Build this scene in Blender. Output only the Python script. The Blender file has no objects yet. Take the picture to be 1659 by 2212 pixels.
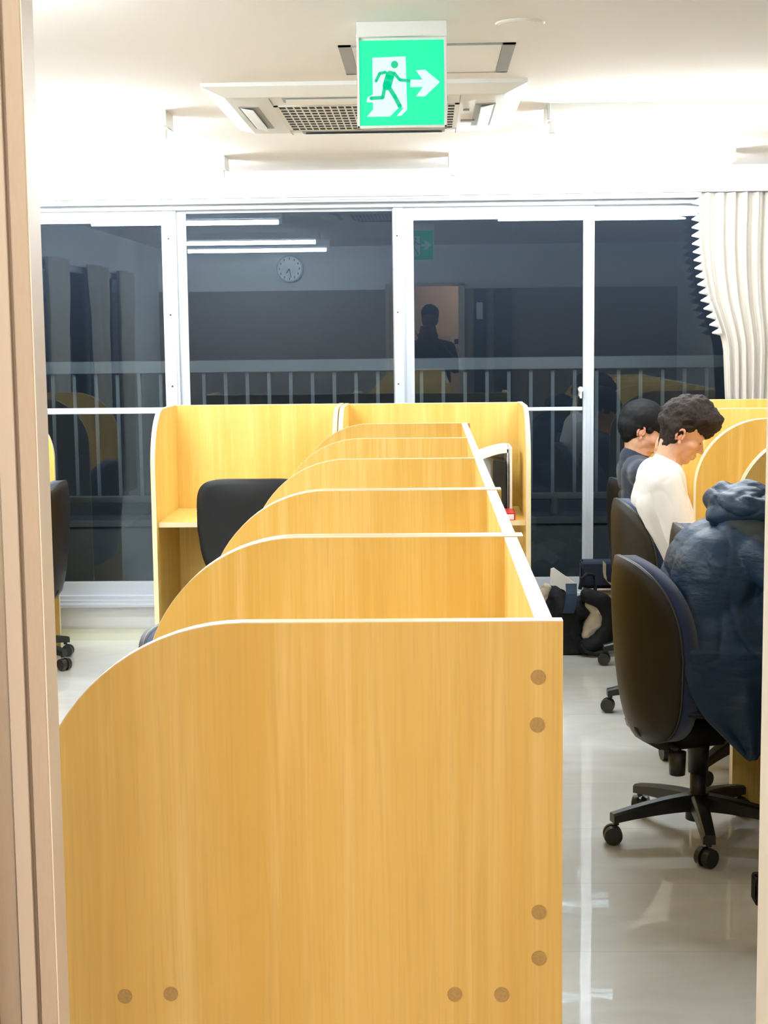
import bpy, bmesh, math, random
from mathutils import Vector, Matrix, noise
PI = math.pi
random.seed(4)
S = bpy.context.scene
COL = S.collection

# ------------------------------------------------------------------ camera, world, exposure
yaw, pit, rol, HC = math.radians(1.68), math.radians(6.72), math.radians(-0.64), 1.525
f_ = Vector((-math.sin(yaw)*math.cos(pit), math.cos(yaw)*math.cos(pit), -math.sin(pit)))
r_ = f_.cross(Vector((0, 0, 1))).normalized()
u_ = r_.cross(f_)
r2 = math.cos(rol)*r_ + math.sin(rol)*u_
u2 = -math.sin(rol)*r_ + math.cos(rol)*u_
cd = bpy.data.cameras.new('camera')
cam = bpy.data.objects.new('camera', cd); COL.objects.link(cam)
m = Matrix((r2, u2, -f_)).transposed().to_4x4(); m.translation = (0, 0, HC)
cam.matrix_world = m
cd.sensor_fit = 'HORIZONTAL'; cd.sensor_width = 36; cd.lens = 3300/1659*36
cd.clip_start = 0.02; cd.clip_end = 200
S.camera = cam
S.view_settings.view_transform = 'Standard'; S.view_settings.look = 'None'
S.view_settings.gamma = 1; S.view_settings.use_curve_mapping = False
S.view_settings.exposure = 1.16
TUBE = 82.0            # strength of the fluorescent tubes
SIGN = 0.50
w = bpy.data.worlds.new('night'); S.world = w; w.use_nodes = True
_n = w.node_tree; _bg = _n.nodes['Background']; _bg.inputs[1].default_value = 0.058
_tc = _n.nodes.new('ShaderNodeTexCoord'); _sx = _n.nodes.new('ShaderNodeSeparateXYZ'); _mr = _n.nodes.new('ShaderNodeMapRange')
_mr.inputs[1].default_value = -.05; _mr.inputs[2].default_value = .10; _mr.interpolation_type = 'SMOOTHSTEP'
_cm = _n.nodes.new('ShaderNodeMix'); _cm.data_type = 'RGBA'      # dark ground below, night sky above, its glow raised to stand in for lens bloom
_cm.inputs[6].default_value = (.12, .16, .21, 1); _cm.inputs[7].default_value = (.46, .62, .95, 1)
_n.links.new(_tc.outputs['Generated'], _sx.inputs[0]); _n.links.new(_sx.outputs[2], _mr.inputs[0])
_n.links.new(_mr.outputs[0], _cm.inputs[0]); _n.links.new(_cm.outputs[2], _bg.inputs[0])
try:
    S.cycles.use_denoising = True
    S.cycles.max_bounces = 10; S.cycles.transparent_max_bounces = 16
    S.cycles.glossy_bounces = 5; S.cycles.caustics_reflective = False
    S.cycles.sample_clamp_indirect = 6
except Exception:
    pass

# ------------------------------------------------------------------ materials
def mat(name, col, rough=.5, metal=0, coat=0, emis=None, estr=0, noise_=None, bump=None, spec=.5, sheen=0):
    """noise_=(scale xyz, amount, colour2)   bump=(scale, strength)"""
    M = bpy.data.materials.new(name); M.use_nodes = True
    nt = M.node_tree; b = nt.nodes['Principled BSDF']
    b.inputs['Base Color'].default_value = (*col, 1)
    b.inputs['Roughness'].default_value = rough
    b.inputs['Metallic'].default_value = metal
    b.inputs['Specular IOR Level'].default_value = spec
    if coat: b.inputs['Coat Weight'].default_value = coat; b.inputs['Coat Roughness'].default_value = .05
    if sheen: b.inputs['Sheen Weight'].default_value = sheen
    if emis:
        b.inputs['Emission Color'].default_value = (*emis, 1); b.inputs['Emission Strength'].default_value = estr
    tc = nt.nodes.new('ShaderNodeTexCoord')
    if noise_:
        sc, lo, hi, c2 = noise_
        mp = nt.nodes.new('ShaderNodeMapping'); mp.inputs['Scale'].default_value = sc
        nz = nt.nodes.new('ShaderNodeTexNoise'); nz.inputs['Scale'].default_value = 1; nz.inputs['Detail'].default_value = 5
        mr = nt.nodes.new('ShaderNodeMapRange'); mr.inputs[1].default_value = lo; mr.inputs[2].default_value = hi
        mx = nt.nodes.new('ShaderNodeMix'); mx.data_type = 'RGBA'
        mx.inputs[6].default_value = (*col, 1); mx.inputs[7].default_value = (*c2, 1)
        nt.links.new(tc.outputs['Object'], mp.inputs[0]); nt.links.new(mp.outputs[0], nz.inputs[0])
        nt.links.new(nz.outputs[0], mr.inputs[0]); nt.links.new(mr.outputs[0], mx.inputs[0])
        nt.links.new(mx.outputs[2], b.inputs['Base Color'])
    if bump:
        mp2 = nt.nodes.new('ShaderNodeMapping'); mp2.inputs['Scale'].default_value = bump[0]
        n2 = nt.nodes.new('ShaderNodeTexNoise'); n2.inputs['Scale'].default_value = 1; n2.inputs['Detail'].default_value = 3
        bp = nt.nodes.new('ShaderNodeBump'); bp.inputs['Strength'].default_value = bump[1]; bp.inputs['Distance'].default_value = .01
        nt.links.new(tc.outputs['Object'], mp2.inputs[0]); nt.links.new(mp2.outputs[0], n2.inputs[0])
        nt.links.new(n2.outputs[0], bp.inputs['Height']); nt.links.new(bp.outputs[0], b.inputs['Normal'])
    return M

def wood_mat(name, col, c2, c3):
    M = bpy.data.materials.new(name); M.use_nodes = True
    nt = M.node_tree; b = nt.nodes['Principled BSDF']; L = nt.links.new
    b.inputs['Roughness'].default_value = .42; b.inputs['Specular IOR Level'].default_value = .4
    tc = nt.nodes.new('ShaderNodeTexCoord')
    def layer(scale, det, dist=0):
        mp = nt.nodes.new('ShaderNodeMapping'); mp.inputs['Scale'].default_value = scale
        nz = nt.nodes.new('ShaderNodeTexNoise'); nz.inputs['Scale'].default_value = 1
        nz.inputs['Detail'].default_value = det; nz.inputs['Distortion'].default_value = dist
        L(tc.outputs['Object'], mp.inputs[0]); L(mp.outputs[0], nz.inputs[0]); return nz
    def rng(n, a, c, lo=0, hi=1):
        r = nt.nodes.new('ShaderNodeMapRange'); r.inputs[1].default_value = a; r.inputs[2].default_value = c
        r.inputs[3].default_value = lo; r.inputs[4].default_value = hi
        L(n.outputs[0], r.inputs[0]); return r
    def mix(fac, A, B):
        x = nt.nodes.new('ShaderNodeMix'); x.data_type = 'RGBA'; L(fac.outputs[0], x.inputs[0])
        for i, v in ((6, A), (7, B)):
            if isinstance(v, tuple): x.inputs[i].default_value = (*v, 1)
            else: L(v, x.inputs[i])
        return x.outputs[2]
    broad = rng(layer((9, 9, .5), 2, .3), .38, .64)
    streak = rng(layer((55, 55, 1.4), 4, .4), .50, .72, 0, .75)
    fine = rng(layer((260, 260, 7), 3), .48, .75, 0, .45)
    c = mix(broad, col, c2); c = mix(streak, c, c3); c = mix(fine, c, tuple(v*.78 for v in col))
    L(c, b.inputs['Base Color'])
    return M

M = {}
M['ceil'] = mat('ceiling_paint', (.86, .82, .79), .9)
M['wall'] = mat('wall_paint', (.82, .82, .82), .85)
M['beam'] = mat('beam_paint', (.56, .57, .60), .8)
M['base'] = mat('skirting_vinyl', (.74, .74, .60), .6)
M['wood'] = wood_mat('honey_wood', (.84, .575, .165), (.77, .495, .115), (.90, .67, .26))
M['wood_front'] = M['wood']
M['edge'] = mat('edge_banding', (.86, .70, .44), .35)
M['edge_w'] = mat('pale_edge_banding', (.90, .88, .84), .35)
M['cap'] = mat('screw_cap_wood', (.52, .345, .115), .6, noise_=((300, 300, 300), .4, .7, (.44, .28, .09)))
M['shell'] = mat('chair_plastic', (.010, .0062, .0036), .46, spec=.35, bump=((900, 900, 900), .12))
M['shell_rim'] = mat('chair_rim_plastic', (.045, .045, .045), .4)
M['navy'] = mat('navy_fabric', (.014, .026, .085), .9, sheen=.3, bump=((500, 500, 500), .3))
M['blackfab'] = mat('black_fabric', (.004, .005, .006), .9)
M['blackpl'] = mat('black_plastic', (.013, .013, .013), .38)
M['alu'] = mat('white_aluminium', (.58, .615, .67), .38, metal=0)
M['alu_g'] = mat('grey_aluminium', (.45, .47, .49), .4, metal=.6)
M['white'] = mat('white_plastic', (.83, .83, .81), .4)
M['cream'] = mat('cream_plastic', (.80, .79, .74), .45)
M['dark'] = mat('dark_gap', (.02, .022, .026), .7)
M['greyslat'] = mat('grey_louvre', (.33, .34, .35), .5)
M['tube'] = mat('lit_tube', (1, 1, 1), .4, emis=(.86, .95, 1.0), estr=TUBE)
M['curtain'] = mat('cream_curtain', (.60, .54, .475), .85, sheen=.3, bump=((60, 60, 6), .25))
M['trimw'] = mat('ivory_trim', (.88, .87, .80), .8)
M['rail'] = mat('painted_railing', (.13, .15, .165), .5)
M['conc'] = mat('balcony_concrete', (.16, .18, .19), .8, noise_=((6, 6, 6), .4, .7, (.11, .125, .13)))
M['jamb'] = mat('beige_door_frame', (.55, .475, .37), .5, noise_=((400, 400, 60), .3, .8, (.51, .435, .34)))
M['jamb2'] = mat('pale_door_edge', (.62, .56, .47), .5)
M['groove'] = mat('door_groove', (.30, .23, .175), .7)
M['skin'] = mat('skin', (.66, .38, .25), .55)
M['skin'].node_tree.nodes['Principled BSDF'].inputs['Subsurface Weight'].default_value = .15
M['skin'].node_tree.nodes['Principled BSDF'].inputs['Subsurface Radius'].default_value = (.02, .008, .004)
M['ear'] = mat('ear_skin', (.70, .33, .22), .55)
M['hair'] = mat('dark_brown_hair', (.022, .015, .013), .6, noise_=((140, 140, 140), .45, .7, (.032, .023, .020)), bump=((420, 160, 420), .5), spec=.15)
M['hair2'] = mat('black_hair', (.007, .0075, .009), .62, spec=.15)
M['tee'] = mat('white_cotton', (.70, .68, .665), .9, sheen=.2)
M['navyshirt'] = mat('navy_cotton', (.014, .022, .045), .9, sheen=.2)
M['jacket'] = mat('navy_nylon', (.008, .029, .070), .5, spec=.4, bump=((14, 14, 30), .8))
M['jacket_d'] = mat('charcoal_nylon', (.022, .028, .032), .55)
M['trouser'] = mat('black_trousers', (.012, .012, .015), .85)
M['red'] = mat('red_cover', (.62, .02, .03), .35)
M['paper'] = mat('paper', (.85, .84, .82), .7)
M['blue'] = mat('blue_cover', (.03, .14, .42), .4)
M['green'] = mat('green_cover', (.30, .48, .16), .4)
M['folder'] = mat('black_folder', (.012, .013, .012), .4)
M['canvas'] = mat('cream_canvas', (.52, .45, .36), .85, noise_=((30, 30, 30), .4, .7, (.42, .35, .27)))
M['bag'] = mat('black_bag_cloth', (.004, .0045, .005), .8, spec=.3, noise_=((25, 25, 25), .45, .7, (.007, .009, .013)))
M['bagnavy'] = mat('navy_bag_cloth', (.010, .016, .040), .8)
M['strap'] = mat('navy_webbing', (.012, .030, .060), .8)
M['clockf'] = mat('clock_face', (.88, .89, .89), .3, coat=1)

def wall_two_tone():
    M_ = bpy.data.materials.new('two_tone_wall'); M_.use_nodes = True
    nt = M_.node_tree; b = nt.nodes['Principled BSDF']; L = nt.links.new; b.inputs['Roughness'].default_value = .8
    tc = nt.nodes.new('ShaderNodeTexCoord'); sp = nt.nodes.new('ShaderNodeSeparateXYZ')
    g = nt.nodes.new('ShaderNodeMath'); g.operation = 'GREATER_THAN'; g.inputs[1].default_value = 1.905
    mx = nt.nodes.new('ShaderNodeMix'); mx.data_type = 'RGBA'
    mx.inputs[6].default_value = (.34, .29, .27, 1); mx.inputs[7].default_value = (.78, .79, .78, 1)
    L(tc.outputs['Object'], sp.inputs[0]); L(sp.outputs[2], g.inputs[0]); L(g.outputs[0], mx.inputs[0]); L(mx.outputs[2], b.inputs['Base Color'])
    return M_
M['two'] = wall_two_tone()

def floor_mat():
    M_ = bpy.data.materials.new('polished_vinyl_floor'); M_.use_nodes = True
    nt = M_.node_tree; b = nt.nodes['Principled BSDF']; L = nt.links.new
    tc = nt.nodes.new('ShaderNodeTexCoord')
    def nz(scale, det, dist=0):
        mp = nt.nodes.new('ShaderNodeMapping'); mp.inputs['Scale'].default_value = scale
        n = nt.nodes.new('ShaderNodeTexNoise'); n.inputs['Scale'].default_value = 1
        n.inputs['Detail'].default_value = det; n.inputs['Distortion'].default_value = dist
        L(tc.outputs['Object'], mp.inputs[0]); L(mp.outputs[0], n.inputs[0]); return n
    n1 = nz((3, 5, 3), 6, 1.2)
    r = nt.nodes.new('ShaderNodeMapRange'); r.inputs[1].default_value = .38; r.inputs[2].default_value = .66
    mx = nt.nodes.new('ShaderNodeMix'); mx.data_type = 'RGBA'
    mx.inputs[6].default_value = (.86, .86, .83, 1); mx.inputs[7].default_value = (.77, .755, .72, 1)
    L(n1.outputs[0], r.inputs[0]); L(r.outputs[0], mx.inputs[0])
    # sheet seams every 0.9 m
    sp = nt.nodes.new('ShaderNodeSeparateXYZ'); L(tc.outputs['Object'], sp.inputs[0])
    md = nt.nodes.new('ShaderNodeMath'); md.operation = 'MODULO'; md.inputs[1].default_value = .47
    ad = nt.nodes.new('ShaderNodeMath'); ad.operation = 'ADD'; ad.inputs[1].default_value = 10.0
    L(sp.outputs[1], ad.inputs[0]); L(ad.outputs[0], md.inputs[0])
    lt = nt.nodes.new('ShaderNodeMath'); lt.operation = 'LESS_THAN'; lt.inputs[1].default_value = .0028; L(md.outputs[0], lt.inputs[0])
    ml = nt.nodes.new('ShaderNodeMath'); ml.operation = 'MULTIPLY'; ml.inputs[1].default_value = .35; L(lt.outputs[0], ml.inputs[0])
    m2 = nt.nodes.new('ShaderNodeMix'); m2.data_type = 'RGBA'; m2.inputs[7].default_value = (.25, .22, .19, 1)
    L(ml.outputs[0], m2.inputs[0]); L(mx.outputs[2], m2.inputs[6]); L(m2.outputs[2], b.inputs['Base Color'])
    b.inputs['Roughness'].default_value = .35
    b.inputs['Coat Weight'].default_value = 1.0; b.inputs['Coat Roughness'].default_value = .012; b.inputs['Coat IOR'].default_value = 1.75
    n2 = nz((4, 14, 4), 4, .3)
    bp = nt.nodes.new('ShaderNodeBump'); bp.inputs['Strength'].default_value = .035; bp.inputs['Distance'].default_value = .01
    L(n2.outputs[0], bp.inputs['Height']); L(bp.outputs[0], b.inputs['Coat Normal'])
    return M_
M['floor'] = floor_mat()

def glass_mat():
    M_ = bpy.data.materials.new('window_glass'); M_.use_nodes = True
    nt = M_.node_tree; nt.nodes.clear(); L = nt.links.new
    o = nt.nodes.new('ShaderNodeOutputMaterial'); mx = nt.nodes.new('ShaderNodeMixShader')
    t = nt.nodes.new('ShaderNodeBsdfTransparent'); t.inputs[0].default_value = (.93, .96, .98, 1)
    g = nt.nodes.new('ShaderNodeBsdfGlossy'); g.inputs['Roughness'].default_value = .0; g.inputs[0].default_value = (.80, .93, 1, 1)
    fr = nt.nodes.new('ShaderNodeFresnel'); fr.inputs[0].default_value = 1.52
    L(fr.outputs[0], mx.inputs[0]); L(t.outputs[0], mx.inputs[1]); L(g.outputs[0], mx.inputs[2]); L(mx.outputs[0], o.inputs[0])
    return M_
M['glass'] = glass_mat()

def emi(name, col, st):
    M_ = bpy.data.materials.new(name); M_.use_nodes = True
    nt = M_.node_tree; b = nt.nodes['Principled BSDF']
    b.inputs['Base Color'].default_value = (0.02, .02, .02, 1); b.inputs['Specular IOR Level'].default_value = .2
    b.inputs['Emission Color'].default_value = (*col, 1); b.inputs['Emission Strength'].default_value = st
    return M_
M['s_green'] = emi('sign_green_lit', (0.0, .86, .40), SIGN)
M['s_green2'] = emi('sign_figure_green_lit', (0.0, .60, .27), SIGN)
M['s_white'] = emi('sign_white_lit', (.70, 1.0, .97), SIGN)

# ------------------------------------------------------------------ helpers
def BM(): return bmesh.new()
def obj(name, bm, m, parent=None, smooth=False, recalc=True):
    if recalc: bmesh.ops.recalc_face_normals(bm, faces=bm.faces)
    me = bpy.data.meshes.new(name); bm.to_mesh(me); bm.free()
    if isinstance(m, str): m = M[m]
    me.materials.append(m)
    if smooth:
        for p in me.polygons: p.use_smooth = True
    o = bpy.data.objects.new(name, me); COL.objects.link(o)
    if parent: o.parent = parent
    return o
def tag(o, label=None, cat=None, group=None, kind=None):
    if label: o['label'] = label
    if cat: o['category'] = cat
    if group: o['group'] = group
    if kind: o['kind'] = kind
    return o
def empty(name, loc=(0, 0, 0), rz=0, label=None, cat=None, group=None, kind=None):
    o = bpy.data.objects.new(name, None); COL.objects.link(o)
    o.empty_display_size = .05
    o.location = loc; o.rotation_euler = (0, 0, rz)
    return tag(o, label, cat, group, kind)
def kids(o): return [c for c in list(COL.objects) if c.parent == o]
def copy_tree(o, parent=None):
    c = o.copy(); COL.objects.link(c); c.parent = parent
    for ch in kids(o): copy_tree(ch, c)
    return c
def box(bm, x0, x1, y0, y1, z0, z1, bev=0):
    b = bmesh.new()
    vs = [b.verts.new((x, y, z)) for z in (z0, z1) for y in (y0, y1) for x in (x0, x1)]
    for f in ((0, 1, 3, 2), (4, 5, 7, 6), (0, 1, 5, 4), (2, 3, 7, 6), (0, 2, 6, 4), (1, 3, 7, 5)):
        b.faces.new([vs[i] for i in f])
    if bev: bmesh.ops.bevel(b, geom=b.edges[:], offset=bev, segments=2, affect='EDGES', profile=.5)
    bmesh.ops.recalc_face_normals(b, faces=b.faces)
    merge(bm, b); return bm
def merge(bm, b, mtx=None):
    if mtx is not None: bmesh.ops.transform(b, matrix=mtx, verts=b.verts)
    me = bpy.data.meshes.new('tmp'); b.to_mesh(me); b.free(); bm.from_mesh(me); bpy.data.meshes.remove(me)
def prism(bm, pts, axis, a, c):
    """polygon pts extruded along axis ('x': pts=(y,z), 'y': pts=(x,z), 'z': pts=(x,y))"""
    def mk(p, t):
        return {'x': (t, p[0], p[1]), 'y': (p[0], t, p[1]), 'z': (p[0], p[1], t)}[axis]
    b = bmesh.new()
    A = [b.verts.new(mk(p, a)) for p in pts]; C_ = [b.verts.new(mk(p, c)) for p in pts]
    b.faces.new(A); b.faces.new(C_)
    n = len(pts)
    for i in range(n): b.faces.new((A[i], A[(i+1) % n], C_[(i+1) % n], C_[i]))
    bmesh.ops.recalc_face_normals(b, faces=b.faces)
    merge(bm, b); return bm
def cone(bm, p0, p1, r0, r1=None, n=20):
    r1 = r0 if r1 is None else r1
    p0, p1 = Vector(p0), Vector(p1); d = p1-p0
    b = bmesh.new()
    bmesh.ops.create_cone(b, cap_ends=True, segments=n, radius1=r0, radius2=max(r1, 1e-4), depth=d.length)
    q = Vector((0, 0, 1)).rotation_difference(d.normalized())
    merge(bm, b, Matrix.Translation((p0+p1)/2) @ q.to_matrix().to_4x4()); return bm
def ball(bm, c, r, n=20, rot=None):
    b = bmesh.new(); bmesh.ops.create_uvsphere(b, u_segments=n, v_segments=max(8, n//2+2), radius=1)
    r = (r, r, r) if not isinstance(r, (tuple, list)) else r
    mt = Matrix.Translation(c)
    if rot is not None: mt = mt @ rot.to_4x4()
    merge(bm, b, mt @ Matrix.Diagonal((*r, 1))); return bm
def caps(bm, p0, r0, p1, r1, n=16):
    ball(bm, p0, r0, n); ball(bm, p1, r1, n)
    cone(bm, p0, p1, r0, r1, n); return bm
def chain(bm, pts):
    for (a, ra), (c, rc) in zip(pts[:-1], pts[1:]): caps(bm, a, ra, c, rc)
    return bm
def tube(bm, pts, r, n=10, closed=False):
    pts = [Vector(p) for p in pts]; rings = []
    N = len(pts); up = Vector((0, 0, 1))
    for i, p in enumerate(pts):
        t = (pts[min(i+1, N-1)]-pts[max(i-1, 0)]).normalized()
        a = t.cross(up)
        if a.length < .05: a = t.cross(Vector((1, 0, 0)))
        a.normalize(); c = a.cross(t)
        rr = r[i] if isinstance(r, (list, tuple)) else r
        rings.append([bm.verts.new(p+rr*(math.cos(2*PI*k/n)*a+math.sin(2*PI*k/n)*c)) for k in range(n)])
    for i in range(N-1):
        for k in range(n): bm.faces.new((rings[i][k], rings[i][(k+1) % n], rings[i+1][(k+1) % n], rings[i+1][k]))
    bm.faces.new(rings[0]); bm.faces.new(rings[-1]); return bm
def ribbon(bm, pts, wdir, wd, th):
    """flat strap along pts, width along wdir"""
    pts = [Vector(p) for p in pts]; wv = Vector(wdir).normalized(); N = len(pts); R = []
    for i, p in enumerate(pts):
        t = (pts[min(i+1, N-1)]-pts[max(i-1, 0)]).normalized(); nn = t.cross(wv).normalized()
        R.append([bm.verts.new(p+wv*sx*wd/2+nn*sy*th/2) for sx, sy in ((-1, -1), (1, -1), (1, 1), (-1, 1))])
    for i in range(N-1):
        for k in range(4): bm.faces.new((R[i][k], R[i][(k+1) % 4], R[i+1][(k+1) % 4], R[i+1][k]))
    bm.faces.new(R[0]); bm.faces.new(R[-1]); return bm
def smooth_mesh(o, vox, it=6, disp=None, dec=None):
    """voxel remesh and smooth, baked into the mesh; disp=(fn) moves vertices along normals"""
    md = o.modifiers.new('r', 'REMESH'); md.mode = 'VOXEL'; md.voxel_size = vox; md.use_smooth_shade = True
    if it:
        sm = o.modifiers.new('s', 'SMOOTH'); sm.factor = .5; sm.iterations = it
    dg = bpy.context.evaluated_depsgraph_get(); dg.update()
    ev = o.evaluated_get(dg); me = bpy.data.meshes.new_from_object(ev)
    mt = o.data.materials[0]; o.modifiers.clear(); o.data = me
    if not me.materials: me.materials.append(mt)
    if disp:
        nr = [v.normal.copy() for v in me.vertices]
        for v, n in zip(me.vertices, nr): v.co += n*disp(v.co)
    for p in me.polygons: p.use_smooth = True
    me.update(); return o
def fbm(p, s, o=3):
    v = 0; a = 1; q = Vector(p)*s
    for _ in range(o): v += a*noise.noise(q); a *= .5; q = q*2.03+Vector((3.1, 1.7, 9.2))
    return v
def struct(name, bm, m, label, parent=None, smooth=False):
    o = obj(name, bm, m, parent, smooth)
    if not parent: tag(o, label, name.split('_')[0], kind='structure')
    return o

# ------------------------------------------------------------------ room shell
CE = 2.295; YW = 7.52; XL, XR = -2.42, 2.25
fl = box(BM(), XL-.1, XR+.1, -1.7, YW+.2, -.1, 0)
struct('floor', fl, 'floor', 'glossy pale beige marbled vinyl floor with mirror-like reflections')
struct('ceiling', box(BM(), XL-.1, XR+.1, 1.18, YW+.2, CE, CE+.1), 'ceil', 'flat off-white painted ceiling')
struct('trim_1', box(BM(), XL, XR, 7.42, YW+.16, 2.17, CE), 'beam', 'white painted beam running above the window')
wb = BM(); box(wb, XL, XR, YW, YW+.16, 0, .19)
struct('wall_back', wb, 'wall', 'low white wall below the long window')
struct('baseboard_back', box(BM(), XL, XR, YW-.012, YW, 0, .06), 'base', 'pale yellowish vinyl skirting under the window wall')
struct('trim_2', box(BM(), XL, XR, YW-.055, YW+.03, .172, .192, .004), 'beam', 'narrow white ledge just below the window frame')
wl = BM(); box(wl, XL-.1, XL, 1.2, 2.55, 0, CE); box(wl, XL-.1, XL, 5.6, YW+.16, 0, CE); box(wl, XL-.1, XL, 2.55, 5.6, 2.0, CE); box(wl, XL-.1, XL, 2.55, 5.6, 0, .25)
struct('wall_left', wl, 'wall', 'white wall on the left side of the room')
struct('wall_right', box(BM(), XR, XR+.1, 1.2, YW+.16, 0, CE), 'wall', 'white wall on the right side of the room')
wf = BM()
box(wf, XL, -.375, 1.20, 1.27, 0, CE); box(wf, .34, XR, 1.20, 1.27, 0, CE); box(wf, -.375, .34, 1.20, 1.27, 1.96, CE)
struct('wall_front', wf, 'two', 'two-tone wall with the doorway the room is seen through')
# corridor behind the doorway
cw = BM(); box(cw, -1.6, 1.6, -1.7, -1.6, 0, 2.35); struct('wall_corridor', cw, mat('corridor_paint', (.72, .60, .50), .8), 'warm beige corridor wall facing the doorway')
cw = BM(); box(cw, -1.7, -1.6, -1.7, 1.2, 0, 2.35); struct('wall_corridor_left', cw, 'wall', 'left end of the corridor outside the doorway')
cw = BM(); box(cw, 1.6, 1.7, -1.7, 1.2, 0, 2.35); struct('wall_corridor_right', cw, 'wall', 'right end of the corridor outside the doorway')
struct('ceiling_corridor', box(BM(), -1.7, 1.7, -1.7, 1.18, 2.35, 2.42), 'ceil', 'corridor ceiling outside the doorway')

# door frame (both sides of the opening)
df = empty('door_1', (0, 0, 0), kind='structure', label='beige framed sliding doorway in the near foreground', cat='door')
b = BM(); box(b, -.3379, -.3232, 1.25, 1.2877, 0, 1.95, .001); obj('jamb', b, 'jamb', df)
b = BM(); box(b, -.3232, -.3222, 1.251, 1.2877, 0, 1.95); obj('lit_jamb_face', b, mat('lit_jamb_paint', (.86, .80, .70), .45), df)  # side face of the jamb, room light put into its paler colour
b = BM(); box(b, -.3415, -.3375, 1.255, 1.28, 0, 1.95); obj('groove', b, 'groove', df)
b = BM(); box(b, -.3557, -.3409, 1.25, 1.2877, 0, 1.95, .0015); obj('stop_bead', b, 'jamb2', df)
b = BM(); box(b, -.375, -.3557, 1.256, 1.27, 0, 1.95); obj('casing', b, 'jamb', df)
b = BM(); box(b, .2835, .34, 1.20, 1.29, 0, 1.95, .003); obj('jamb', b, 'jamb2', df)
b = BM(); box(b, -.345, .34, 1.20, 1.29, 1.93, 1.96, .003); obj('head_jamb', b, 'jamb2', df)

# ------------------------------------------------------------------ window
win = empty('window_1', (0, 7.56, 0), kind='structure', label='wide white aluminium sliding window, dark night outside', cat='window')
k = .994
def wbox(b, x0, x1, y0, y1, z0, z1, bev=.002):   # local y around the window plane
    return box(b, x0, x1, y0, y1, z0, z1, bev)
b = BM()
wbox(b, XL, XR, -.035, .06, 2.125, 2.165); wbox(b, XL, XR, -.03, .06, 2.148, 2.175); wbox(b, XL, XR, -.035, .06, .19, .225); wbox(b, XL, XL+.04, -.03, .06, .2, 2.15); wbox(b, XR-.04, XR, -.03, .06, .2, 2.15)
wbox(b, XL, XR, -.05, .02, .186, .205)
obj('outer_frame', b, 'alu', win)
def sash(x0, x1, ls, rs, zt, zb, y, rail=None, dark=False):
    """sash from x0 to x1 (outer), stile widths ls, rs, glass top zt, glass bottom zb"""
    b = BM(); d = .022
    wbox(b, x0, x0+ls, y, y+d, .215, 2.135); wbox(b, x1-rs, x1, y, y+d, .215, 2.135)
    wbox(b, x0+ls, x1-rs, y, y+d, zt, 2.135); wbox(b, x0+ls, x1-rs, y, y+d, .215, zb)
    for xs, ww in ((x0, ls), (x1-rs, rs)):      # raised ribs along the stiles
        if ww > .03: wbox(b, xs+ww*.30, xs+ww*.36, y-.004, y+.002, .215, 2.13, 0); wbox(b, xs+ww*.62, xs+ww*.68, y-.004, y+.002, .215, 2.13, 0)
    if rail: wbox(b, x0+ls, x1-rs, y, y+d, rail[0], rail[1])
    s = obj('sash', b, 'alu', win)
    segs = [(zb, rail[0]), (rail[1], zt)] if rail else [(zb, zt)]
    for (a, c) in segs:
        g = BM(); box(g, x0+ls-.003, x1-rs+.003, y+.008, y+.013, a-.003, c+.003); obj('glass_pane', g, 'glass', s)
    return s
sash(-2.36, -1.225, .05, .072, 2.068, .292, .000, (1.135, 1.165))
s2 = sash(-1.235, -.115, .055, .052, 2.112, .292, .026)
sash(-.118, .818, .055, .055, 2.063, .30, .000, (1.130, 1.148))
sash(.80, 2.2, .02, .05, 2.068, .30, .026)
b = BM(); wbox(b, -.162, -.113, -.012, .03, .215, 2.14); wbox(b, -1.297, -1.237, -.006, .0, .215, 2.135); obj('mullion', b, 'alu', win)
b = BM(); box(b, .742, .758, -.022, 0, 1.20, 1.245, .003); cone(b, (.752, -.03, 1.235), (.752, -.005, 1.235), .013); box(b, .745, .757, -.035, -.025, 1.19, 1.235, .004)
obj('window_latch', b, 'white', win)
b = BM()
for x in (-1.262, -.143):
    for z in (1.99, 1.62, 1.27): cone(b, (x, -.016, z), (x, -.005, z), .004, n=8)
obj('frame_screws', b, 'dark', win)
# curtain rail
cr = BM(); box(cr, XL, 1.31, 7.455, 7.478, 2.146, 2.165, .003); box(cr, XL, 1.31, 7.44, 7.455, 2.158, 2.17)
tag(obj('curtain_rail', cr, 'alu'), 'white curtain rail along the top of the window under the beam', 'curtain rail')

# second window on the left wall, seen in the glass reflection, with curtains
w2 = empty('window_2', (XL, 4.05, 0), kind='structure', label='dark window in the left wall, seen only as a reflection', cat='window')
b = BM(); box(b, -.06, -.02, -1.5, 1.55, 1.96, 2.0); box(b, -.06, -.02, -1.5, 1.55, .25, .3); box(b, -.06, -.02, -.02, .03, .25, 2.0); obj('outer_frame', b, 'alu', w2)
b = BM(); box(b, -.045, -.04, -1.5, 1.55, .3, 1.96); obj('glass_pane', b, 'glass', w2)

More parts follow.
